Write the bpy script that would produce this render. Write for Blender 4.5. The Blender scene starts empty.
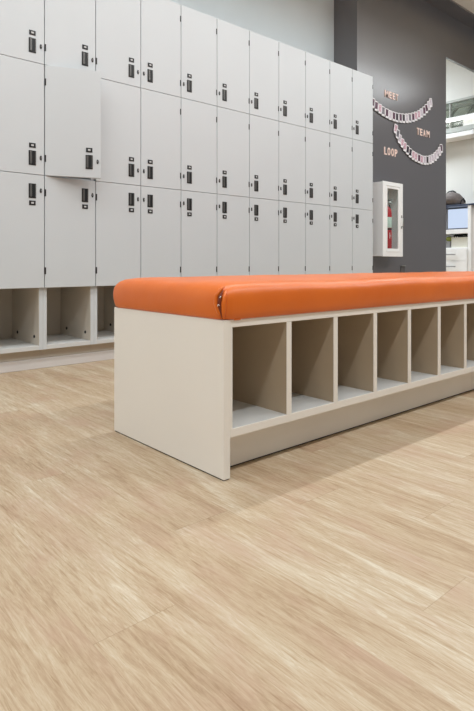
import bpy, bmesh, math, random
from mathutils import Vector, Matrix
random.seed(4)
S = bpy.context.scene
COL = S.collection
PI = math.pi

# ------------------------------------------------------------------ helpers
def lin(c):
    return tuple(((x/255)/12.92 if x/255 <= .04045 else ((x/255+.055)/1.055)**2.4) for x in c) + (1,)

def mat(name, rgb, rough=.5, metal=0, bump=0, bscale=200, spec=.5, emit=None, estr=0, vary=0, vscale=3):
    m = bpy.data.materials.new(name); m.use_nodes = True
    nt = m.node_tree; b = nt.nodes['Principled BSDF']
    b.inputs['Base Color'].default_value = lin(rgb)
    b.inputs['Roughness'].default_value = rough
    b.inputs['Metallic'].default_value = metal
    b.inputs['Specular IOR Level'].default_value = spec
    g = nt.nodes.new('ShaderNodeNewGeometry')
    if vary:
        n = nt.nodes.new('ShaderNodeTexNoise'); n.inputs['Scale'].default_value = vscale; n.inputs['Detail'].default_value = 4
        nt.links.new(g.outputs['Position'], n.inputs['Vector'])
        r = nt.nodes.new('ShaderNodeValToRGB')
        c = lin(rgb)
        r.color_ramp.elements[0].position = .3; r.color_ramp.elements[1].position = .7
        r.color_ramp.elements[0].color = tuple(x*(1-vary) for x in c[:3])+(1,)
        r.color_ramp.elements[1].color = tuple(min(1, x*(1+vary)) for x in c[:3])+(1,)
        nt.links.new(n.outputs['Fac'], r.inputs['Fac']); nt.links.new(r.outputs['Color'], b.inputs['Base Color'])
    if bump:
        n = nt.nodes.new('ShaderNodeTexNoise'); n.inputs['Scale'].default_value = bscale; n.inputs['Detail'].default_value = 3
        nt.links.new(g.outputs['Position'], n.inputs['Vector'])
        bp = nt.nodes.new('ShaderNodeBump'); bp.inputs['Strength'].default_value = bump; bp.inputs['Distance'].default_value = .002
        nt.links.new(n.outputs['Fac'], bp.inputs['Height']); nt.links.new(bp.outputs['Normal'], b.inputs['Normal'])
    if emit:
        b.inputs['Emission Color'].default_value = lin(emit); b.inputs['Emission Strength'].default_value = estr
    return m

def box(bm, x0, x1, y0, y1, z0, z1, bev=0, seg=2, mi=0):
    r = bmesh.ops.create_cube(bm, size=1)
    vs = r['verts']
    for v in vs:
        v.co = Vector((x0 if v.co.x < 0 else x1, y0 if v.co.y < 0 else y1, z0 if v.co.z < 0 else z1))
    fs = set(f for v in vs for f in v.link_faces)
    for f in fs: f.material_index = mi
    if bev:
        es = list(set(e for v in vs for e in v.link_edges))
        q = bmesh.ops.bevel(bm, geom=es, offset=bev, segments=seg, affect='EDGES', profile=.5)
        for f in q['faces']: f.material_index = mi

def tube(bm, pts, rad, n=8, mi=0, cap=True):
    pts = [Vector(p) for p in pts]
    if not hasattr(rad, '__len__'): rad = [rad]*len(pts)
    rings = []
    for i, p in enumerate(pts):
        a = pts[max(i-1, 0)]; b = pts[min(i+1, len(pts)-1)]
        t = (b-a).normalized()
        up = Vector((0, 0, 1)) if abs(t.z) < .9 else Vector((0, 1, 0))
        s = t.cross(up).normalized(); w = s.cross(t).normalized()
        rings.append([bm.verts.new(p + s*math.cos(2*PI*k/n)*rad[i] + w*math.sin(2*PI*k/n)*rad[i]) for k in range(n)])
    for i in range(len(rings)-1):
        for k in range(n):
            f = bm.faces.new((rings[i][k], rings[i][(k+1) % n], rings[i+1][(k+1) % n], rings[i+1][k])); f.material_index = mi; f.smooth = True
    if cap:
        for r in (rings[0], rings[-1]):
            f = bm.faces.new(r); f.material_index = mi

def lathe(bm, prof, c, n=24, mi=0, axis='z'):
    rings = []
    for r, z in prof:
        ring = []
        for k in range(n):
            a = 2*PI*k/n
            if axis == 'z': p = (c[0]+r*math.cos(a), c[1]+r*math.sin(a), c[2]+z)
            elif axis == 'y': p = (c[0]+r*math.cos(a), c[1]+z, c[2]+r*math.sin(a))
            else: p = (c[0]+z, c[1]+r*math.cos(a), c[2]+r*math.sin(a))
            ring.append(bm.verts.new(p))
        rings.append(ring)
    for i in range(len(rings)-1):
        for k in range(n):
            f = bm.faces.new((rings[i][k], rings[i][(k+1) % n], rings[i+1][(k+1) % n], rings[i+1][k])); f.material_index = mi; f.smooth = True
    for r in (rings[0], rings[-1]):
        f = bm.faces.new(r); f.material_index = mi

def obj(name, bm, mats, parent=None, label=None, loc=None):
    bmesh.ops.recalc_face_normals(bm, faces=bm.faces)
    me = bpy.data.meshes.new(name); bm.to_mesh(me); bm.free()
    for m in (mats if isinstance(mats, (list, tuple)) else [mats]): me.materials.append(m)
    o = bpy.data.objects.new(name, me); COL.objects.link(o)
    if parent: o.parent = parent
    if loc: o.location = loc
    if label: o['label'] = label
    return o

def thing(name, label, cat, loc=(0, 0, 0), group=None):
    o = bpy.data.objects.new(name, None); COL.objects.link(o); o.location = loc; o.empty_display_size = .05
    o['label'] = label; o['category'] = cat
    if group: o['group'] = group
    return o

def tag(o, label, cat, group=None):
    o['label'] = label; o['category'] = cat
    if group: o['group'] = group
    return o

def struct(name, bm, mats):
    o = obj(name, bm, mats); o['kind'] = 'structure'; return o

def copy_tree(o, parent=None):
    c = o.copy(); COL.objects.link(c); c.parent = parent
    for ch in list(o.children): copy_tree(ch, c)
    return c

def one(*a, **k):
    bm = bmesh.new(); box(bm, *a, **k); return bm

# ------------------------------------------------------------------ materials
M_locker = mat('locker_laminate', (209, 213, 216), .42, bump=.12, bscale=260, vary=.012, vscale=2)
M_edge = mat('laminate_edge', (224, 221, 214), .45)
M_carc = mat('cubby_laminate_shaded', (208, 200, 188), .5, vary=.02, vscale=8)  # recess shade and warm floor bounce put into the colour
M_gapdark = mat('carcass_shadow_grey', (120, 118, 114), .7)
M_bench = mat('bench_laminate', (243, 238, 230), .42, vary=.012, vscale=3)
M_benchshade = mat('bench_laminate_shaded', (182, 164, 140), .5, vary=.02, vscale=9)  # bench laminate again, cubby shade and floor bounce painted in as brown
M_shelf = mat('shelf_laminate', (212, 213, 212), .45)
M_black = mat('black_plastic', (24, 23, 24), .4)
M_pull = mat('gunmetal_lever', (104, 102, 100), .35, metal=.5)
M_plate = mat('number_plate_white', (205, 205, 205), .4)
M_wall = mat('white_wall_paint', (224, 232, 236), .6, bump=.05, bscale=150, vary=.01)
M_dark = mat('charcoal_wall_paint', (94, 91, 94), .30, bump=.04, bscale=120, vary=.03, vscale=1.5, spec=1.0)
_c = M_dark.node_tree.nodes['Principled BSDF']; _c.inputs['Coat Weight'].default_value = .8; _c.inputs['Coat Roughness'].default_value = .3
M_ceil = mat('ceiling_white', (228, 226, 220), .8)
M_base = mat('vinyl_baseboard', (214, 210, 208), .5)
M_toe = mat('toe_kick_laminate', (196, 184, 168), .5)
M_white = mat('white_enamel', (250, 250, 250), .3)
M_grey = mat('grey_plastic', (140, 140, 140), .5)
M_red = mat('extinguisher_red', (205, 22, 34), .3)
M_lab = mat('extinguisher_label', (214, 232, 224), .5)
M_steel = mat('brushed_steel', (185, 185, 182), .3, metal=.8)
M_foil = mat('rose_copper_foil', (255, 226, 216), .4, metal=0)
M_card = mat('card_white', (246, 243, 246), .55)
M_pic = [mat('photo_dark', (52, 42, 54), .4, vary=.5, vscale=60), mat('photo_pink', (206, 168, 182), .4, vary=.3, vscale=60),
         mat('photo_grey', (120, 116, 124), .4, vary=.4, vscale=60), mat('photo_pale', (206, 196, 206), .4, vary=.2, vscale=60),
         mat('photo_plum', (92, 56, 78), .4, vary=.4, vscale=60)]
M_string = mat('white_string', (235, 233, 230), .8)
M_room = mat('office_wall_paint', (220, 219, 214), .6)
M_navy = mat('dark_blue_counter', (58, 66, 88), .4)
M_screen = mat('laptop_screen', (20, 24, 32), .25, emit=(214, 230, 255), estr=.9)
M_key = mat('keyboard_grey', (150, 152, 158), .5)
M_bag = mat('grey_felt', (120, 112, 110), .85, bump=.4, bscale=90, vary=.15, vscale=40)
M_green = mat('olive_green_cloth', (128, 138, 62), .8)
M_box = mat('cream_box_card', (214, 212, 200), .6)
M_truss = mat('truss_paint', (178, 180, 174), .5)
M_trussd = mat('truss_steel', (205, 206, 200), .6)
M_cler = mat('plenum_grey', (120, 124, 114), .8, vary=.15, vscale=6)
M_tube = mat('lit_tube', (255, 255, 255), .4, emit=(255, 255, 250), estr=3)

M_glass = bpy.data.materials.new('clear_glass'); M_glass.use_nodes = True
_t = M_glass.node_tree; _t.nodes.clear()
_o = _t.nodes.new('ShaderNodeOutputMaterial'); _m = _t.nodes.new('ShaderNodeMixShader'); _a = _t.nodes.new('ShaderNodeBsdfTransparent')
_g = _t.nodes.new('ShaderNodeBsdfGlossy');
_g.inputs['Roughness'].default_value = .05; _a.inputs['Color'].default_value = (.95, .98, .97, 1)
_m.inputs[0].default_value = .07; _t.links.new(_a.outputs[0], _m.inputs[1]); _t.links.new(_g.outputs[0], _m.inputs[2]); _t.links.new(_m.outputs[0], _o.inputs[0])

def make_vinyl():
    m = bpy.data.materials.new('orange_vinyl'); m.use_nodes = True
    nt = m.node_tree; b = nt.nodes['Principled BSDF']; L = nt.links.new
    b.inputs['Roughness'].default_value = .40; b.inputs['Specular IOR Level'].default_value = .5; b.inputs['Coat Weight'].default_value = .22; b.inputs['Coat Roughness'].default_value = .3
    g = nt.nodes.new('ShaderNodeNewGeometry')
    n = nt.nodes.new('ShaderNodeTexNoise'); n.inputs['Scale'].default_value = 5; n.inputs['Detail'].default_value = 3
    L(g.outputs['Position'], n.inputs['Vector'])
    r = nt.nodes.new('ShaderNodeValToRGB')
    r.color_ramp.elements[0].position = .3; r.color_ramp.elements[1].position = .7
    r.color_ramp.elements[0].color = lin((222, 104, 8)); r.color_ramp.elements[1].color = lin((230, 112, 14))
    L(n.outputs['Fac'], r.inputs['Fac']); L(r.outputs['Color'], b.inputs['Base Color'])
    n2 = nt.nodes.new('ShaderNodeTexNoise'); n2.inputs['Scale'].default_value = 9; n2.inputs['Detail'].default_value = 2
    n3 = nt.nodes.new('ShaderNodeTexNoise'); n3.inputs['Scale'].default_value = 700
    L(g.outputs['Position'], n2.inputs['Vector']); L(g.outputs['Position'], n3.inputs['Vector'])
    b1 = nt.nodes.new('ShaderNodeBump'); b1.inputs['Strength'].default_value = .35; b1.inputs['Distance'].default_value = .01
    b2 = nt.nodes.new('ShaderNodeBump'); b2.inputs['Strength'].default_value = .12; b2.inputs['Distance'].default_value = .001
    L(n2.outputs['Fac'], b1.inputs['Height']); L(n3.outputs['Fac'], b2.inputs['Height'])
    L(b1.outputs['Normal'], b2.inputs['Normal']); L(b2.outputs['Normal'], b.inputs['Normal'])
    return m
M_orange = make_vinyl()
M_foldshade = mat('vinyl_fold_shade', (120, 48, 18), .7)  # shade of the pleat painted as a darker vinyl

def make_floor():
    m = bpy.data.materials.new('light_oak_vinyl_planks'); m.use_nodes = True
    nt = m.node_tree; b = nt.nodes['Principled BSDF']; L = nt.links.new; N = nt.nodes.new
    def ma(op, a, c=None, d=None):
        n = N('ShaderNodeMath'); n.operation = op
        for i, v in enumerate((a, c, d)):
            if v is None: continue
            if isinstance(v, (int, float)): n.inputs[i].default_value = v
            else: L(v, n.inputs[i])
        return n.outputs[0]
    g = N('ShaderNodeNewGeometry'); sp = N('ShaderNodeSeparateXYZ'); L(g.outputs['Position'], sp.inputs[0])
    X, Y = sp.outputs[0], sp.outputs[1]
    W, LN = .15, 1.22
    rx = ma('DIVIDE', ma('SUBTRACT', X, .39), W)
    row = ma('FLOOR', rx)
    wn = N('ShaderNodeTexWhiteNoise'); wn.noise_dimensions = '1D'; L(row, wn.inputs['W'])
    off = ma('MULTIPLY', wn.outputs['Value'], LN)
    for k, v in ((0, .776), (1, 1.465), (2, .991), (3, 1.71), (4, 2.12)):
        c = ma('COMPARE', row, float(k), .1)
        off = ma('ADD', ma('MULTIPLY', off, ma('SUBTRACT', 1.0, c)), ma('MULTIPLY', c, v))
    jy = ma('DIVIDE', ma('SUBTRACT', Y, off), LN)
    seg = ma('FLOOR', jy)
    pid = ma('ADD', ma('MULTIPLY', row, 17.31), ma('MULTIPLY', seg, 5.77))
    w2 = N('ShaderNodeTexWhiteNoise'); w2.noise_dimensions = '1D'; L(pid, w2.inputs['W'])
    w3 = N('ShaderNodeTexWhiteNoise'); w3.noise_dimensions = '1D'; L(ma('ADD', pid, 3.3), w3.inputs['W'])
    def noise(sx, sy, det, rough=.55, dist=0, seed=0):
        cb = N('ShaderNodeCombineXYZ')
        L(ma('ADD', ma('MULTIPLY', X, sx), ma('MULTIPLY', w2.outputs['Value'], 31)), cb.inputs[0])
        L(ma('ADD', ma('MULTIPLY', Y, sy), ma('MULTIPLY', w3.outputs['Value'], 17)), cb.inputs[1])
        cb.inputs[2].default_value = seed
        n = N('ShaderNodeTexNoise'); n.inputs['Scale'].default_value = 1; n.inputs['Detail'].default_value = det
        n.inputs['Roughness'].default_value = rough; n.inputs['Distortion'].default_value = dist
        L(cb.outputs[0], n.inputs['Vector']); return n.outputs['Fac']
    broad = noise(9, 1.1, 4, .55, 1.6, 1)
    grain = noise(58, 5.2, 6, .72, 2.2, 2)
    fine = noise(160, 17, 5, .74, 1.4, 3)
    blot = noise(7, 5, 3, .6, 0, 4)
    v = ma('ADD', ma('MULTIPLY', broad, .75), ma('MULTIPLY', grain, .70))
    v = ma('ADD', v, ma('MULTIPLY', fine, .55))
    v = ma('ADD', v, ma('MULTIPLY', ma('SUBTRACT', w2.outputs['Value'], .5), .11))
    v = ma('SUBTRACT', v, .43)
    r = N('ShaderNodeValToRGB'); e = r.color_ramp.elements
    e[0].position = .24; e[0].color = lin((170, 144, 118))
    e[1].position = .84; e[1].color = lin((240, 230, 212))
    a = e.new(.43); a.color = lin((196, 172, 146))
    a = e.new(.56); a.color = lin((210, 189, 163))
    a = e.new(.68); a.color = lin((221, 204, 180))
    L(v, r.inputs['Fac'])
    mx = N('ShaderNodeMixRGB'); mx.blend_type = 'MIX'; mx.inputs['Color2'].default_value = lin((206, 176, 156))
    mr = N('ShaderNodeMapRange'); mr.inputs['From Min'].default_value = .5; mr.inputs['From Max'].default_value = .72; mr.inputs['To Max'].default_value = .55
    L(blot, mr.inputs['Value']); L(mr.outputs[0], mx.inputs['Fac']); L(r.outputs['Color'], mx.inputs['Color1'])
    # plank joints
    fx = ma('FRACT', rx); fy = ma('FRACT', jy)
    ex = ma('MULTIPLY', ma('MINIMUM', fx, ma('SUBTRACT', 1.0, fx)), W)
    ey = ma('MULTIPLY', ma('MINIMUM', fy, ma('SUBTRACT', 1.0, fy)), LN)
    s = ma('ADD', ma('MULTIPLY', ma('LESS_THAN', ex, .0005), .35), ma('MULTIPLY', ma('LESS_THAN', ey, .0008), .6))
    mj = N('ShaderNodeMixRGB'); mj.blend_type = 'MULTIPLY'; mj.inputs['Color2'].default_value = (.72, .68, .64, 1)
    L(ma('MINIMUM', s, .8), mj.inputs['Fac']); L(mx.outputs[0], mj.inputs['Color1'])
    st = noise(210, 8, 3, .6, 1.0, 5)
    m3 = N('ShaderNodeMapRange'); m3.inputs['From Min'].default_value = .56; m3.inputs['From Max'].default_value = .70; m3.inputs['To Max'].default_value = .6
    L(st, m3.inputs['Value'])
    mk = N('ShaderNodeMixRGB'); mk.blend_type = 'MULTIPLY'; mk.inputs['Color2'].default_value = (.66, .58, .48, 1)
    L(m3.outputs[0], mk.inputs['Fac']); L(mj.outputs[0], mk.inputs['Color1']); mj = mk
    hs = N('ShaderNodeHueSaturation'); hs.inputs['Value'].default_value = .765; hs.inputs['Saturation'].default_value = 1.14
    L(mj.outputs[0], hs.inputs['Color']); L(hs.outputs[0], b.inputs['Base Color'])
    b.inputs['Roughness'].default_value = .48; b.inputs['Specular IOR Level'].default_value = .35
    bp = N('ShaderNodeBump'); bp.inputs['Strength'].default_value = .12; bp.inputs['Distance'].default_value = .001
    L(grain, bp.inputs['Height']); L(bp.outputs['Normal'], b.inputs['Normal'])
    return m
M_floor = make_floor()

# ------------------------------------------------------------------ the room
HC = 3.41          # ceiling height
VW = 3.417         # white wall behind the lockers
VD = 3.144         # charcoal wall
UD0, UD1 = 4.24, 5.882
struct('floor', one(-4, 9.5, -4.5, 7, -.1, 0), M_floor)
struct('ceiling', one(-4, 9.5, -4.5, 7, HC, HC+.1), M_ceil)
struct('wall_back', one(-4, UD0, VW, VW+.12, 0, HC), M_wall)
bm = bmesh.new()
box(bm, UD0, UD1, VD, VW+.12, 0, HC)
struct('wall_charcoal', bm, M_dark)
struct('wall_header', one(UD1, 9.5, VD, VD+.03, 2.9, HC), M_dark)       # over the opening
struct('wall_right', one(7.11, 9.5, VD, VD+.139, 0, 2.9), M_dark)
struct('trim_1', one(UD0, 9.5, 2.96, VD, HC-.02, HC), M_dark)           # charcoal strip on the ceiling
bm = bmesh.new()
UR = 7.11
# office side wall with a clerestory: solid below, solid above
box(bm, UR, UR+.12, VD+.14, 6.6, 0, 2.36)
box(bm, UR, UR+.12, VD+.14, 6.6, 2.76, HC)
box(bm, UR, UR+.12, VD+.14, 3.56, 2.36, 2.50)
struct('wall_office', bm, M_room)
struct('wall_end', one(UD0, 9.5, 6.6, 6.72, 0, HC), M_room)
struct('wall_plenum', one(8.3, 8.4, VD+.14, 6.6, 0, HC), M_cler)
# clerestory window
wf = bmesh.new()
box(wf, UR-.01, UR+.03, VD+.14, 6.6, 2.745, 2.775)
for yy in (3.74, 4.4, 5.1, 5.8): box(wf, UR+.0, UR+.04, yy, yy+.012, 2.36, 2.76)
wf_o = struct('window_1', wf, M_truss)
p = obj('pane', one(UR+.05, UR+.056, VD+.14, 6.6, 2.36, 2.76), M_glass, wf_o)
# baseboards
struct('baseboard_back', one(-4, UD0, 3.009, 3.02, 0, .056, bev=.003), M_base)
struct('baseboard_charcoal', one(UD0+.002, UD1, VD-.012, VD-.001, 0, .1, bev=.003), M_base)

# ------------------------------------------------------------------ lockers
P0, PITCH = 1.201-.3026, .3026
VF = 2.960           # door front
VC = 2.982           # carcass front
ROWS = [(.445, 1.0565), (1.0565, 1.660), (1.660, 2.266)]
G = .0022            # half gap beside doors
GZ = .0014

def door_meshes():
    D = {}
    bm = one(0, PITCH-2*G, 0, .019, 0, .6035-2*GZ, bev=.0015, seg=2)
    me = bpy.data.meshes.new('door'); bmesh.ops.recalc_face_normals(bm, faces=bm.faces); bm.to_mesh(me); bm.free(); me.materials.append(M_locker)
    D['door'] = me
    return D

def make_door(parent, x0, z0, z1, lock, hinge_side, row, ajar=False):
    """x0 = left edge in column space; door origin at its hinge edge; lock on 'L' or 'R'"""
    w = PITCH-2*G; h = z1-z0-2*GZ
    sgn = 1 if hinge_side == 'L' else -1
    bm = bmesh.new()
    if sgn > 0: box(bm, 0, w, 0, .019, 0, h, bev=.0015)
    else: box(bm, -w, 0, 0, .019, 0, h, bev=.0015)
    d = obj('door', bm, M_locker, parent)
    d.location = (x0+G if sgn > 0 else x0+PITCH-G, VF, z0+GZ)
    e = (w if sgn > 0 else -w)              # free edge x
    t = -1 if sgn > 0 else 1                # inward direction from the free edge
    low = row > 0
    zc = .087 if low else h-.087            # pull centre
    # recessed pull: black cup with a grey lever
    xa, xb = sorted((e+t*.045, e+t*.084))
    bm = bmesh.new()
    box(bm, xa, xb, -.003, .001, zc-.039, zc+.039, bev=.001, seg=1, mi=0)
    lx0, lx1 = (xa+.004, xa+.015)
    box(bm, lx0, lx1, -.009, -.003, zc-.033, zc+.033, bev=.002, seg=2, mi=1)
    box(bm, xb-.006, xb-.002, -.005, -.003, zc-.034, zc+.034, mi=1)
    obj('pull_handle', bm, [M_black, M_pull], d)
    # number plate
    zp = zc+.039+.028 if low else zc-.039-.026
    bm = bmesh.new()
    box(bm, xa+.002, xb-.002, -.003, .001, zp-.0125, zp+.0125, bev=.0014, seg=2, mi=0)
    box(bm, xa+.0125, xb-.0125, -.0038, -.003, zp-.0045, zp+.0045, bev=.0003, seg=1, mi=1)
    obj('number_plate', bm, [M_black, M_plate], d)
    # key lock
    kx = e+t*.0185
    bm = bmesh.new()
    lathe(bm, [(.0075, 0.001), (.0075, -.003), (.006, -.0045), (.0001, -.0045)], (0, 0, 0), 14, 0, 'y')
    for v in bm.verts: v.co = Vector((v.co.x*.8+kx, v.co.y, v.co.z*1.75+zc+(.004)))
    box(bm, kx-.0008, kx+.0010, -.0055, -.0045, zc+.001, zc+.008, mi=1)
    obj('key_lock', bm, [M_black, M_plate], d)
    for zz in (.092, h-.092):
        bm = bmesh.new()
        a, b = sorted((-sgn*.0018, sgn*.0062))
        box(bm, a, b, -.0025, .004, zz-.019, zz+.019, bev=.001, seg=1)
        hm = obj('hinge', bm, M_black, d)
    if ajar: d.rotation_euler.z = -math.radians(21)*sgn
    return d

def make_tower(k, lockside):
    t = thing('locker_tower', '', 'locker', (P0+k*PITCH, 0, 0), 'locker towers along the back wall')
    bm = bmesh.new(); W = PITCH
    tb = .0205
    box(bm, .0005, tb, VC, 3.405, .107, 2.262, mi=0)
    box(bm, W-tb, W-.0005, VC, 3.405, .107, 2.262, mi=0)
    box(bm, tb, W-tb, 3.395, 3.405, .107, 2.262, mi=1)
    for zz in (1.0565, 1.660): box(bm, tb, W-tb, VC+.002, 3.395, zz-.008, zz+.008, mi=0)
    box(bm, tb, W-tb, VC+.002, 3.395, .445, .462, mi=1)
    box(bm, 0.0005, W-.0005, VC-.02, 3.405, 2.2625, 2.2665, mi=0, bev=.001)
    obj('carcass', bm, [M_locker, M_carc], t)
    # open shoe cubby: face edges, inner skin carrying the painted taupe shade
    for xa in (tb, W-tb-.002): obj('cubby_shade_skin', one(xa, xa+.002, VC+.003, 3.394, .1305, .444), M_carc, t)
    obj('shelf', one(tb+.0001, W-tb-.0001, VC, 3.395, .107, .130, bev=.0008, seg=1), M_shelf, t)
    for yy in (3.045, 3.30):
        bm = bmesh.new(); lathe(bm, [(.009, .001), (.009, -.003), (.0065, -.005), (.0001, -.005)], (W-tb-.002, yy, .175), 12, 0, 'x')
        obj('screw_cap', bm, M_black, t)
    obj('toe_kick', one(.0005, W-.0005, 3.025, 3.04, 0.0, .107), M_toe, t)
    for r, (a, b) in enumerate(ROWS):
        make_door(t, 0, a, b, lockside, 'L' if lockside == 'R' else 'R', r, ajar=(k == 1 and r == 1))
    return t

ordn = ['leftmost', 'second', 'third', 'fourth', 'fifth', 'sixth', 'seventh', 'eighth', 'ninth', 'tenth', 'last']
towR = make_tower(0, 'R'); towA = make_tower(1, 'R')
towL = make_tower(3, 'L')
tow2 = copy_tree(towR); tow2.location.x = P0+2*PITCH
tows = [towR, towA, tow2, towL]
for k in range(4, 11):
    c = copy_tree(towL); c.location.x = P0+k*PITCH; tows.append(c)
labs = ['leftmost white locker tower, partly cut off by the left edge of the photo',
        'white locker tower whose middle door hangs ajar, second from the left',
        'white locker tower right of the ajar door, locks at its doors\' right edges',
        'white locker tower with left-side locks, directly right of the last right-locked one',
        'fifth white locker tower from the left, first one showing its whole top edge',
        'sixth white locker tower from the left, standing behind the near corner of the orange seat',
        'seventh white locker tower from the left, fifth counting back from the charcoal wall',
        'eighth white locker tower from the left, fourth from the charcoal wall',
        'third white locker tower counting back from the charcoal wall',
        'white locker tower second from the charcoal wall, below the dark wall return',
        'rightmost white locker tower, touching the charcoal wall beside the fire cabinet']
for o, l in zip(tows, labs): o['label'] = l

# ------------------------------------------------------------------ bench
BX0, BX1, BY0, BY1 = .942, 3.608, 1.128, 1.718
bench = thing('cubby_bench', 'long off-white laminate bench base with a row of open shoe cubbies', 'bench', ((BX0+BX1)/2, (BY0+BY1)/2, 0))
bc = Vector(bench.location)
def bpart(name, bm, m, label=None):
    bmesh.ops.translate(bm, vec=-bc, verts=bm.verts)
    return obj(name, bm, m, bench, label)
T = .0225
bpart('end_panel', one(BX0, BX0+T, BY0, BY1, .003, .427, bev=.001, seg=1), M_bench)
bpart('end_panel', one(BX1-T, BX1, BY0, BY1, .003, .427, bev=.001, seg=1), M_bench)
bpart('floor_gap_shade', one(BX0+.002, BX0+T-.002, BY0+.004, BY1-.004, 0, .003), M_black)  # black strips painted in for the dark gap at the floor
bpart('floor_gap_shade', one(BX1-T+.002, BX1-.002, BY0+.004, BY1-.004, 0, .003), M_black)
bpart('top_board', one(BX0+T, BX1-T, BY0+.0005, BY1-.0005, .4065, .427, bev=.0008, seg=1), M_bench)
bpart('bottom_shelf', one(BX0+T, BX1-T, BY0+.0005, BY1-.0005, .111, .134, bev=.0008, seg=1), M_shelf if False else M_bench)
bpart('back_board', one(BX0+T, BX1-T, 1.417, 1.429, .134, .4065), M_benchshade)
bpart('shelf_liner', one(BX0+T+.008, BX1-T-.008, BY0+.002, 1.417, .134, .1345), M_shelf)
bpart('toe_kick', one(BX0+T, BX1-T, 1.192, 1.208, .005, .111), M_bench)
bpart('toe_kick', one(BX0+T, BX1-T, 1.638, 1.654, .005, .111), M_bench)
bpart('floor_gap_shade', one(BX0+T, BX1-T, 1.196, 1.206, 0, .005), M_black)  # same painted gap shade under the toe kicks
bpart('floor_gap_shade', one(BX0+T, BX1-T, 1.640, 1.650, 0, .005), M_black)
bpart('side_board', one(BX0+T, .9725, BY0+.0005, BY1-.0005, .134, .4065), M_bench)
bpart('side_board', one(BX1-T-.008, BX1-T, BY0+.0005, BY1-.0005, .134, .4065), M_bench)
for i in range(11):
    x = 1.1832+i*.2163
    bm = bmesh.new()
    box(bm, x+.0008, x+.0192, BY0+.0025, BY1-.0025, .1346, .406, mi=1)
    box(bm, x, x+.02, BY0+.0004, BY0+.0024, .1345, .406, mi=0)
    box(bm, x, x+.02, BY1-.0024, BY1-.0004, .1345, .406, mi=0)
    bpart('divider', bm, [M_bench, M_benchshade])

# cushion: stacked rounded-rectangle rings
def rrect(x0, x1, y0, y1, r, nc=7, step=.06):
    pts = []
    cs = [(x1-r, y1-r, 0), (x0+r, y1-r, 90), (x0+r, y0+r, 180), (x1-r, y0+r, 270)]
    for i, (cx, cy, a) in enumerate(cs):
        for k in range(nc+1):
            t = math.radians(a+90*k/nc); pts.append((cx+r*math.cos(t), cy+r*math.sin(t)))
        nx = cs[(i+1) % 4]; t = math.radians(a+90)
        p = (cx+r*math.cos(t), cy+r*math.sin(t)); q = (nx[0]+r*math.cos(t), nx[1]+r*math.sin(t))
        n = max(2, int(math.hypot(q[0]-p[0], q[1]-p[1])/step))
        for k in range(1, n): pts.append((p[0]+(q[0]-p[0])*k/n, p[1]+(q[1]-p[1])*k/n))
    return pts
def make_cushion():
    bm = bmesh.new()
    X0, X1, Y0, Y1 = BX0-.011, BX1+.011, BY0-.013, BY1+.013
    prof = [(.022, .0), (.012, .0005), (.006, .006), (.003, .018), (.0, .035), (.0, .055), (.002, .068), (.007, .080), (.016, .090), (.030, .0965), (.055, .1), (.1, .1025), (.17, .1045), (.25, .105)]
    def P(t, ins):
        return t
    rings = []
    base = rrect(X0, X1, Y0, Y1, .035)
    n = len(base)
    for ins, z in prof:
        r = max(.035-ins*.35, .01)
        pts = rrect(X0+ins, X1-ins, Y0+ins, Y1-ins, r)
        if len(pts) != n:                     # same topology on every ring
            pts = []
            cx, cy = (X0+X1)/2, (Y0+Y1)/2
            sx = ((X1-X0)/2-ins)/((X1-X0)/2); sy = ((Y1-Y0)/2-ins)/((Y1-Y0)/2)
            pts = [(cx+(a-cx)*sx, cy+(b-cy)*sy) for a, b in base]
        ring = []
        for a, b in pts:
            wob = .0022*math.sin(a*9+z*40)*math.sin(b*11+1) + .0012*math.sin(a*31+b*23+z*60)
            ring.append(bm.verts.new((a, b, z+.427+(wob if z > .02 else 0))))
        rings.append(ring)
    for i in range(len(rings)-1):
        for k in range(n):
            f = bm.faces.new((rings[i][k], rings[i][(k+1) % n], rings[i+1][(k+1) % n], rings[i+1][k])); f.smooth = True
    for r in (rings[0], rings[-1]):
        f = bm.faces.new(r); f.smooth = True
    # straight-skeleton-like cap is long: give it crown by poke
    return bm
cb = make_cushion()
cush = obj('seat_cushion', cb, M_orange)
tag(cush, 'long orange vinyl seat cushion lying on the white cubby bench', 'cushion')
# pleated fold at the near left corner
ccx, ccy, cr = BX0-.011+.035, BY0-.013+.035, .035
def cp(deg, z, o=0):
    a = math.radians(deg); ins = 0 if z < .06 else (z-.06)**1.6*1.6
    r = cr+o-ins
    return Vector((ccx-r*math.cos(a), ccy-r*math.sin(a), .427+z))
bm = bmesh.new()
tube(bm, [cp(36, .003, .000), cp(20, .022, .001), cp(6, .045, .001), cp(8, .064, .001), cp(24, .082, -.002), cp(44, .090, -.006)], [.002, .006, .007, .0065, .005, .002], 10)
tube(bm, [cp(40, .003, .000), cp(42, .022, .001), cp(42, .044, .001), cp(46, .062, .000), cp(52, .080, -.004)], [.002, .006, .007, .006, .002], 10)
obj('corner_fold', bm, M_orange, cush, 'tucked pleat of orange vinyl at the near corner')
bm = bmesh.new()
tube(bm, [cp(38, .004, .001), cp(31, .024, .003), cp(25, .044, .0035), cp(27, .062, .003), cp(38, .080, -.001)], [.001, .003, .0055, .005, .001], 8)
fs = obj('fold_shade', bm, M_foldshade, cush, 'shade inside the corner pleat, put in as dark colour')
bm = bmesh.new()
tube(bm, [cp(22, .038, .009), cp(25, .043, .010), cp(29, .040, .009)], .0012, 6)
tube(bm, [cp(30, .060, .008), cp(33, .065, .007)], .0012, 6)
obj('fold_thread', bm, M_white, cush, 'pale threads inside the corner pleat')  # pale threads showing in the pleat
bm = bmesh.new(); box(bm, BX0+.035, BX0+.056, BY0-.004, BY0-.001, .4255, .432)
obj('vinyl_tab', bm, M_orange, cush)

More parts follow.
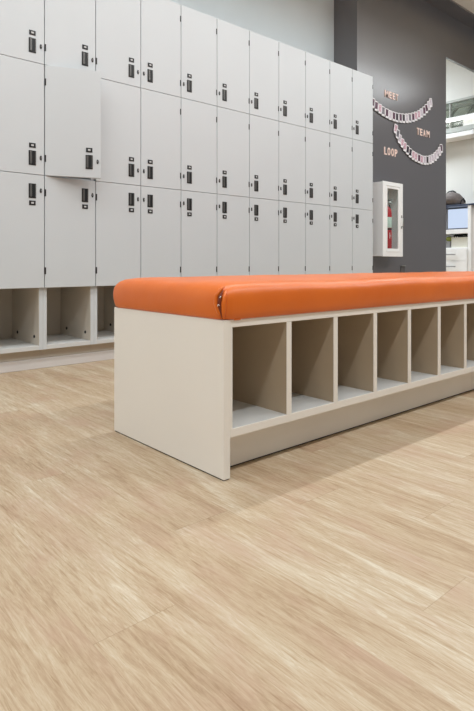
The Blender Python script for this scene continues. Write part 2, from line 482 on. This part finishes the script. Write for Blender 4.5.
# ------------------------------------------------------------------ fire extinguisher cabinet
FX0, FX1, FZ0, FZ1, FY = 4.444, 4.772, .648, 1.348, 2.998
fc = thing('extinguisher_cabinet', 'white metal wall cabinet with a narrow glass door, mounted on the charcoal wall', 'cabinet', ((FX0+FX1)/2, VD, FZ0))
fo = Vector(fc.location)
def fpart(name, bm, m, label=None, par=None):
    bmesh.ops.translate(bm, vec=-fo, verts=bm.verts); return obj(name, bm, m, par or fc, label)
bm = bmesh.new()
box(bm, FX0, FX0+.012, FY+.012, VD, FZ0, FZ1, bev=.002)
box(bm, FX1-.012, FX1, FY+.012, VD, FZ0, FZ1, bev=.002)
box(bm, FX0+.012, FX1-.012, FY+.012, VD, FZ1-.012, FZ1, bev=.002)
box(bm, FX0+.012, FX1-.012, FY+.012, VD, FZ0, FZ0+.012, bev=.002)
box(bm, FX0+.012, FX1-.012, VD-.006, VD, FZ0+.012, FZ1-.012)
fpart('body', bm, M_white)
bm = bmesh.new()
gx0, gx1, gz0, gz1 = 4.515, 4.700, .72, 1.29
box(bm, FX0-.004, gx0, FY, FY+.012, FZ0-.004, FZ1+.004, bev=.003)
box(bm, gx1, FX1+.004, FY, FY+.012, FZ0-.004, FZ1+.004, bev=.003)
box(bm, gx0-.003, gx1+.003, FY+.0005, FY+.0115, gz1, FZ1+.0035, bev=.001)
box(bm, gx0-.003, gx1+.003, FY+.0005, FY+.0115, FZ0-.0035, gz0, bev=.001)
for (a, b, c, d_) in ((gx0-.022, gx0-.016, gz0-.03, gz1+.03), (gx1+.016, gx1+.022, gz0-.03, gz1+.03)):
    box(bm, a, b, FY-.004, FY, c, d_, bev=.001)
box(bm, gx0-.022, gx1+.022, FY-.004, FY, gz1+.024, gz1+.03, bev=.001)
box(bm, gx0-.022, gx1+.022, FY-.004, FY, gz0-.03, gz0-.024, bev=.001)
fdoor = fpart('door', bm, M_white)
bm = bmesh.new(); box(bm, gx0-.002, gx1+.002, FY+.006, FY+.009, gz0-.002, gz1+.002)
fpart('pane', bm, M_glass, par=fdoor)
bm = bmesh.new()
tube(bm, [(FX1-.022, FY-.002, .93), (FX1-.022, FY-.018, .94), (FX1-.022, FY-.018, 1.02), (FX1-.022, FY-.002, 1.03)], .004, 8)
box(bm, FX1-.03, FX1-.012, FY-.003, FY, .915, .94, bev=.001); box(bm, FX1-.03, FX1-.012, FY-.003, FY, 1.02, 1.045, bev=.001)
fpart('handle', bm, M_steel, par=fdoor)
ex = thing('fire_extinguisher', 'red fire extinguisher with pale label seen through the narrow glass door', 'fire extinguisher', (4.606, 3.074, FZ0+.0125))
bm = bmesh.new()
lathe(bm, [(.0001, 0), (.048, 0), (.052, .006), (.052, .40), (.048, .43), (.034, .455), (.018, .468), (.018, .475), (.0001, .475)], (0, 0, 0), 28)
obj('cylinder', bm, M_red, ex)
bm = bmesh.new(); lathe(bm, [(.0523, .26), (.0526, .261), (.0526, .36), (.0523, .361)], (0, 0, 0), 28)
obj('label_band', bm, M_lab, ex)
bm = bmesh.new(); lathe(bm, [(.0523, .238), (.0526, .239), (.0526, .255), (.0523, .256)], (0, 0, 0), 28)
obj('retaining_strap', bm, M_black, ex)
bm = bmesh.new(); lathe(bm, [(.016, .47), (.016, .51), (.010, .52), (.0001, .52)], (0, 0, 0), 16)
box(bm, -.012, .012, -.07, .03, .515, .53, bev=.003); box(bm, -.01, .01, -.06, .0, .485, .497, bev=.003)
obj('valve', bm, M_steel, ex)
bm = bmesh.new(); lathe(bm, [(.0001, -.028), (.018, -.028), (.018, -.02), (.006, -.014), (.006, .0)], (.024, 0, .50), 16, 0, 'y')
obj('pressure_gauge', bm, M_white, ex)
bm = bmesh.new()
tube(bm, [(.015, 0, .5), (.045, -.005, .49), (.056, -.01, .43), (.058, -.012, .34), (.058, -.012, .2)], .007, 8)
obj('hose', bm, M_black, ex)
# white warning arrow on the cylinder front
bm = bmesh.new()
vs = [(-.045, .165), (-.005, .135), (-.005, .155), (.03, .15), (.03, .165), (-.005, .175), (-.005, .195)]
def cyl(p, r): a = (p[0]-.008)/r; return (r*math.sin(a), -r*math.cos(a), p[1]+.02)
f1 = [bm.verts.new(cyl(p, .0532)) for p in vs]; f0 = [bm.verts.new(cyl(p, .0524)) for p in vs]
bm.faces.new(f1); bm.faces.new(f0[::-1])
for i in range(len(vs)): bm.faces.new((f1[i], f1[(i+1) % 7], f0[(i+1) % 7], f0[i]))
obj('warning_arrow', bm, M_white, ex)

# ------------------------------------------------------------------ wall outlet
wo = thing('wall_outlet', 'small grey outlet low on the charcoal wall, just above the orange seat', 'outlet', (5.0, VD, .52))
bm = bmesh.new(); box(bm, -.035, .035, -.006, 0, -.035, .03, bev=.002); obj('cover_plate', bm, mat('outlet_dark', (92, 90, 90), .5), wo)
bm = bmesh.new(); box(bm, -.036, .036, -.02, -.001, .03, .038, bev=.002); obj('flip_lid', bm, M_steel, wo)

# ------------------------------------------------------------------ letters
def letter(ch, u, z, h, label, group, w=.062):
    cu = bpy.data.curves.new('letter', 'FONT'); cu.body = ch; cu.size = 1; cu.extrude = .02; cu.offset = .02
    tmp = bpy.data.objects.new('tmp', cu); COL.objects.link(tmp)
    dg = bpy.context.evaluated_depsgraph_get()
    me = bpy.data.meshes.new_from_object(tmp.evaluated_get(dg))
    bpy.data.objects.remove(tmp)
    xs = [v.co.x for v in me.vertices]; ys = [v.co.y for v in me.vertices]
    sx = w/(max(xs)-min(xs)); sy = h/(max(ys)-min(ys)); cxm = (max(xs)+min(xs))/2; y0 = min(ys)
    for v in me.vertices:
        x, y, zz = v.co; v.co = ((x-cxm)*sx, -(zz+.02)*.15, (y-y0)*sy)
    me.materials.clear(); me.materials.append(M_foil)
    o = bpy.data.objects.new('wall_letter', me); COL.objects.link(o)
    o.location = (u, VD-.0005, z)
    tag(o, label, 'letter', group)
for w_, us, z, h, gp_ in (('MEET', (4.712, 4.778, 4.836, 4.892), 2.218, .066, 'letters of the top word'),
                     ('TEAM', (5.290, 5.352, 5.416, 5.490), 1.936, .072, 'letters of the middle word'),
                     ('LOOP', (4.694, 4.752, 4.815, 4.876), 1.649, .076, 'letters of the bottom word')):
    seen = {}
    for i, (c, u) in enumerate(zip(w_, us)):
        pos = ['first', 'second', 'third', 'last'][i]
        letter(c, u, z, h, f'copper-pink letter {c}, {pos} letter of the word {w_} on the charcoal wall', gp_, .058 if c == 'M' else .043)

# ------------------------------------------------------------------ photo garlands
def smooth(pts, n):
    out = []
    # Catmull-Rom then resample evenly
    P = [pts[0]]+list(pts)+[pts[-1]]
    for i in range(1, len(P)-2):
        for k in range(20):
            t = k/20; a, b, c, d = (Vector((*P[i-1], 0)), Vector((*P[i], 0)), Vector((*P[i+1], 0)), Vector((*P[i+2], 0)))
            out.append(.5*((2*b)+(c-a)*t+(2*a-5*b+4*c-d)*t*t+(3*b-a-3*c+d)*t**3))
    out.append(Vector((*pts[-1], 0)))
    L = [0]
    for i in range(1, len(out)): L.append(L[-1]+(out[i]-out[i-1]).length)
    res = []
    for k in range(n):
        s = L[-1]*k/(n-1); j = max(i for i in range(len(L)) if L[i] <= s+1e-9); j = min(j, len(out)-2)
        f = (s-L[j])/(L[j+1]-L[j]); p = out[j].lerp(out[j+1], f); tg = (out[j+1]-out[j]).normalized()
        res.append((p.x, p.y, tg))
    return res
def garland(name, pts, n, label, seed):
    rng = random.Random(seed)
    c = pts[0]
    g = thing(name, label, 'garland', (pts[0][0], VD, pts[0][1]), 'photo garlands on the charcoal wall')
    rs = smooth(pts, n)
    bm = bmesh.new(); tube(bm, [(u-c[0], -.006, z+.046-c[1]) for u, z, _ in rs], .0015, 6); obj('string', bm, M_string, g)
    for i, (u, z, tg) in enumerate(rs):
        w, h = .031, .048
        ang = math.atan2(tg.y, tg.x)*.25
        bm = bmesh.new(); o = .0024 if i % 2 else 0
        ih = h-.022
        box(bm, -w, -w+.0085, -.002, 0, -h, h); box(bm, w-.0085, w, -.002, 0, -h, h)
        box(bm, -w, w, -.002, 0, h-.010, h); box(bm, -w, w, -.002, 0, -h, -h+.020)
        ca = obj('photo_card', bm, M_card, g); ca.location = (u-c[0], -.008-o, z-c[1]); ca.rotation_euler.y = -ang
        bm = bmesh.new(); box(bm, -w+.007, w-.007, -.0012, -.0002, -h+.018, h-.009)
        obj('picture', bm, rng.choice(M_pic), ca)
garland('photo_garland', [(4.42, 2.14), (4.507, 2.103), (4.64, 2.068), (4.777, 2.049), (4.92, 2.05), (5.047, 2.066), (5.15, 2.09), (5.237, 2.12), (5.34, 2.17), (5.435, 2.229), (5.537, 2.32)], 21,
        'upper garland of small white-framed photo cards, sagging below the word MEET', 3)
garland('photo_garland', [(4.865, 1.929), (4.905, 1.87), (4.955, 1.822), (5.02, 1.778), (5.084, 1.743), (5.18, 1.705), (5.276, 1.689), (5.37, 1.678), (5.455, 1.685), (5.54, 1.706), (5.621, 1.743), (5.70, 1.80), (5.761, 1.855)], 19,
        'lower garland of small white-framed photo cards, looping beneath the word TEAM', 8)

# ------------------------------------------------------------------ the office beyond the opening
UDk = 6.70
# linear lamp and boxed duct on the office wall
ll = thing('linear_lamp', 'bright slim linear lamp running along the office wall', 'lamp', (UR-.05, 4.2, 2.49))
bm = bmesh.new(); box(bm, -.02, .05, -1.05, 2.2, .015, .04, bev=.003); obj('housing', bm, M_white, ll)
bm = bmesh.new(); tube(bm, [(0, -1.04, 0), (0, 2.19, 0)], .014, 12); obj('tube', bm, M_tube, ll)
dk = obj('wall_shelf', one(-.16, -.001, -.9, 2.3, -.03, .03, bev=.004), M_truss, None, None, (UR, 4.2, 2.335)); tag(dk, 'pale ledge under the high office window', 'shelf')
dk = obj('air_duct', one(-.24, -.001, -.9, 2.3, -.03, .03, bev=.006), M_white, None, None, (UR, 4.2, 2.245)); tag(dk, 'boxed white duct running below the lit ledge in the office', 'duct')
tr = thing('roof_truss', 'pale steel truss seen through the high office window', 'truss', (7.6, 4.3, 2.3))
bm = bmesh.new()
box(bm, -.02, .02, -1.3, 2.2, .50, .54); obj('chord', bm, M_trussd, tr)
bm = bmesh.new()
for i in range(9):
    y = -1.3+i*.25
    tube(bm, [(0, y+.30, .05), (0, y-.12, .52)], .018, 6)
obj('web_bars', bm, M_trussd, tr)

ws = thing('workstation', 'white built-in workstation with drawers, open niche and dark topped ledge', 'desk', (UDk, 3.2, 0))
def wpart(name, bm, m, label=None, par=None):
    bmesh.ops.translate(bm, vec=-Vector(ws.location), verts=bm.verts); return obj(name, bm, m, par or ws, label)
bm = bmesh.new()
box(bm, UDk, UR-.002, 3.255, 3.295, 0, 1.302, bev=.002)                 # post on the right
box(bm, UDk+.01, UR-.002, 3.295, 3.78, 0, .765)                          # pedestal body
box(bm, UDk, UR-.002, 3.295, 3.78, .765, .780, bev=.001)
box(bm, UDk, UR-.002, 3.295, 3.78,   .955, 1.01, bev=.002)               # laptop shelf
box(bm, UDk+.25, UR-.002, 3.295, 3.78, .78, .955)
box(bm, UDk+.28, UR-.002, 3.295, 3.78, 1.01, 1.302)
box(bm, UDk, UR-.002, 3.78, 3.80, 0, 1.302)
wpart('frame', bm, M_white)
for z0, z1 in ((.612, .763), (.462, .609), (.312, .459), (.10, .309)):
    d = wpart('drawer', one(UDk-.01, UDk+.009, 3.302, 3.77, z0, z1, bev=.002), M_white)
    bm = bmesh.new()
    zc = (z0+z1)/2+.005
    tube(bm, [(UDk-.012, 3.455, zc), (UDk-.032, 3.455, zc), (UDk-.032, 3.60, zc), (UDk-.012, 3.60, zc)], .0065, 8)
    wpart('handle', bm, M_grey, par=d)
wpart('ledge', one(UDk-.01, UR-.002, 3.17, 3.85, 1.3025, 1.322, bev=.003), M_navy, 'dark blue ledge top')
wpart('side_panel', one(UDk+.02, UDk+.04, VD+.145, 3.254, 0, 1.302), M_base)

lp = thing('laptop', 'open laptop with pale blue screen on the white workstation shelf', 'laptop', (UDk+.12, 3.49, 1.0105))
bm = bmesh.new(); box(bm, -.115, .10, -.185, .185, 0, .014, bev=.003); obj('base', bm, M_navy, lp)
bm = bmesh.new()
for i in range(4):
    for j in range(12): box(bm, -.07+i*.03, -.045+i*.03, -.15+j*.0252, -.128+j*.0252, .014, .017)
obj('keyboard', bm, M_key, lp)
bm = bmesh.new(); box(bm, .10, .11, -.185, .185, .014, .282, bev=.003); li = obj('lid', bm, M_steel, lp)
bm = bmesh.new(); box(bm, .0985, .0998, -.18, .18, .028, .277); obj('screen', bm, M_screen, li)

sb = thing('storage_box', 'cream open box filled with black cables in the workstation niche', 'box', (UDk+.12, 3.42, .780))
bm = bmesh.new()
for a in ((-.09, -.084, -.105, .105), (.084, .09, -.105, .105), (-.084, .084, -.105, -.099), (-.084, .084, .099, .105)): box(bm, *a, 0, .13)
box(bm, -.084, .084, -.099, .099, 0, .006); obj('box_body', bm, M_box, sb)
cbm = bmesh.new()
for i in range(7):
    y = -.08+i*.026
    tube(cbm, [(-.06, y, .11), (-.05, y+.01, .15), (0, y+.02, .165), (.05, y, .15), (.06, y-.01, .12)], .011, 8)
cb_ = obj('cable_bundle', cbm, M_black, None, None, (UDk+.12, 3.42, .780)); tag(cb_, 'black cables heaped in the cream box', 'cables')
bm = bmesh.new(); r = bmesh.ops.create_icosphere(bm, subdivisions=3, radius=.04)
for v in bm.verts: v.co = Vector((v.co.x, v.co.y*1.1, max(v.co.z*.8, -.03)+.03)) + Vector((math.sin(v.co.y*90), math.cos(v.co.z*80), 0))*.004
for f in bm.faces: f.smooth = True
gc = obj('cleaning_cloth', bm, M_green, None, None, (UDk+.06, 3.57, .8635)); tag(gc, 'olive green crumpled cloth on a stand left of the cream box', 'cloth')
gs = obj('small_tub', one(-.03, .03, -.03, .03, 0, .083, bev=.004), M_grey, None, None, (UDk+.06, 3.57, .780)); tag(gs, 'small grey tub beneath the olive green cloth', 'tub')

bg = thing('duffel_bag', 'slumped grey felt bag with black end on the dark blue ledge', 'bag', (UDk+.10, 3.54, 1.3225))
bm = bmesh.new(); n = 24; rings = []
prof = [(-.22, .03), (-.20, .10), (-.12, .15), (0, .17), (.07, .145), (.115, .10), (.13, .05)]
for y, r in prof:
    ring = []
    for k in range(n):
        a = 2*PI*k/n; x = math.cos(a)*min(r*.8, .12); z = math.sin(a)*r*.55
        ring.append(bm.verts.new((x*(1+.05*math.sin(k*3+y*30)), -y, max(0, z+r*.5))))
    rings.append(ring)
for i in range(len(rings)-1):
    for k in range(n):
        f = bm.faces.new((rings[i][k], rings[i][(k+1) % n], rings[i+1][(k+1) % n], rings[i+1][k])); f.smooth = True
for r in (rings[0], rings[-1]): bm.faces.new(r)
obj('bag_body', bm, M_bag, bg)
bm = bmesh.new()
tube(bm, [(-.06, -.134, .004), (-.05, -.136, .05), (0, -.137, .085), (.05, -.136, .05), (.06, -.134, .004)], .008, 8)
obj('end_strap', bm, M_black, bg)
bm = bmesh.new(); tube(bm, [(0, .10, .14), (0, .06, .185), (0, .0, .19), (0, -.04, .165)], .009, 8)
obj('carry_handle', bm, M_black, bg)

# ------------------------------------------------------------------ light
def area(name, loc, sx, sy, power, rot=(0, 0, 0), col=(1, .97, .93), spread=180):
    l = bpy.data.lights.new(name, 'AREA'); l.shape = 'RECTANGLE'; l.size = sx; l.size_y = sy; l.energy = power; l.color = col
    l.spread = math.radians(spread)
    o = bpy.data.objects.new(name, l); COL.objects.link(o); o.location = loc; o.rotation_euler = rot
    return o
for nm, v, pw, pu in (('aisle', 1.875, 100, 32), ('front', -.14, 126, 22), ('rear', -2.25, 4, 24)):
    area('linear_light_'+nm, (1.6, v, 3.0), 11.0, .05, pw, col=(.93, .975, 1))
    area('fill_uplight_'+nm, (1.6, v, 3.04), 11.0, .09, pu, rot=(PI, 0, 0), col=(.93, .975, 1))  # added uplight, ceiling bounce to brighten the upper wall
area('office_fill', (5.95, 5.5, 3.36), .8, 1.8, 175, col=(.84, .93, 1))  # added unseen fill that brightens the office
area('plenum_fill', (7.9, 4.9, 3.3), .4, 1.8, 14, col=(.97, 1, 1))  # added unseen fill to lift the grey behind the clerestory

w = bpy.data.worlds.new('world'); S.world = w; w.use_nodes = True
w.node_tree.nodes['Background'].inputs['Color'].default_value = (.93, .97, 1, 1)
w.node_tree.nodes['Background'].inputs['Strength'].default_value = .25

# ------------------------------------------------------------------ camera
cam = bpy.data.cameras.new('camera'); co = bpy.data.objects.new('camera', cam); COL.objects.link(co)
co.location = (0, 0, .578)
co.rotation_euler = (PI/2, 0, -math.atan2(.65899, .75215))
cam.sensor_fit = 'HORIZONTAL'; cam.sensor_width = 36; cam.lens = 554.6/474*36
cam.shift_y = (263.5-355.5)/474
cam.clip_start = .02; cam.clip_end = 60
S.camera = co
S.view_settings.view_transform = 'Standard'; S.view_settings.look = 'None'
S.view_settings.exposure = 0; S.view_settings.gamma = 1; S.view_settings.use_curve_mapping = False
S.cycles.max_bounces = 8; S.cycles.diffuse_bounces = 5; S.cycles.use_denoising = True
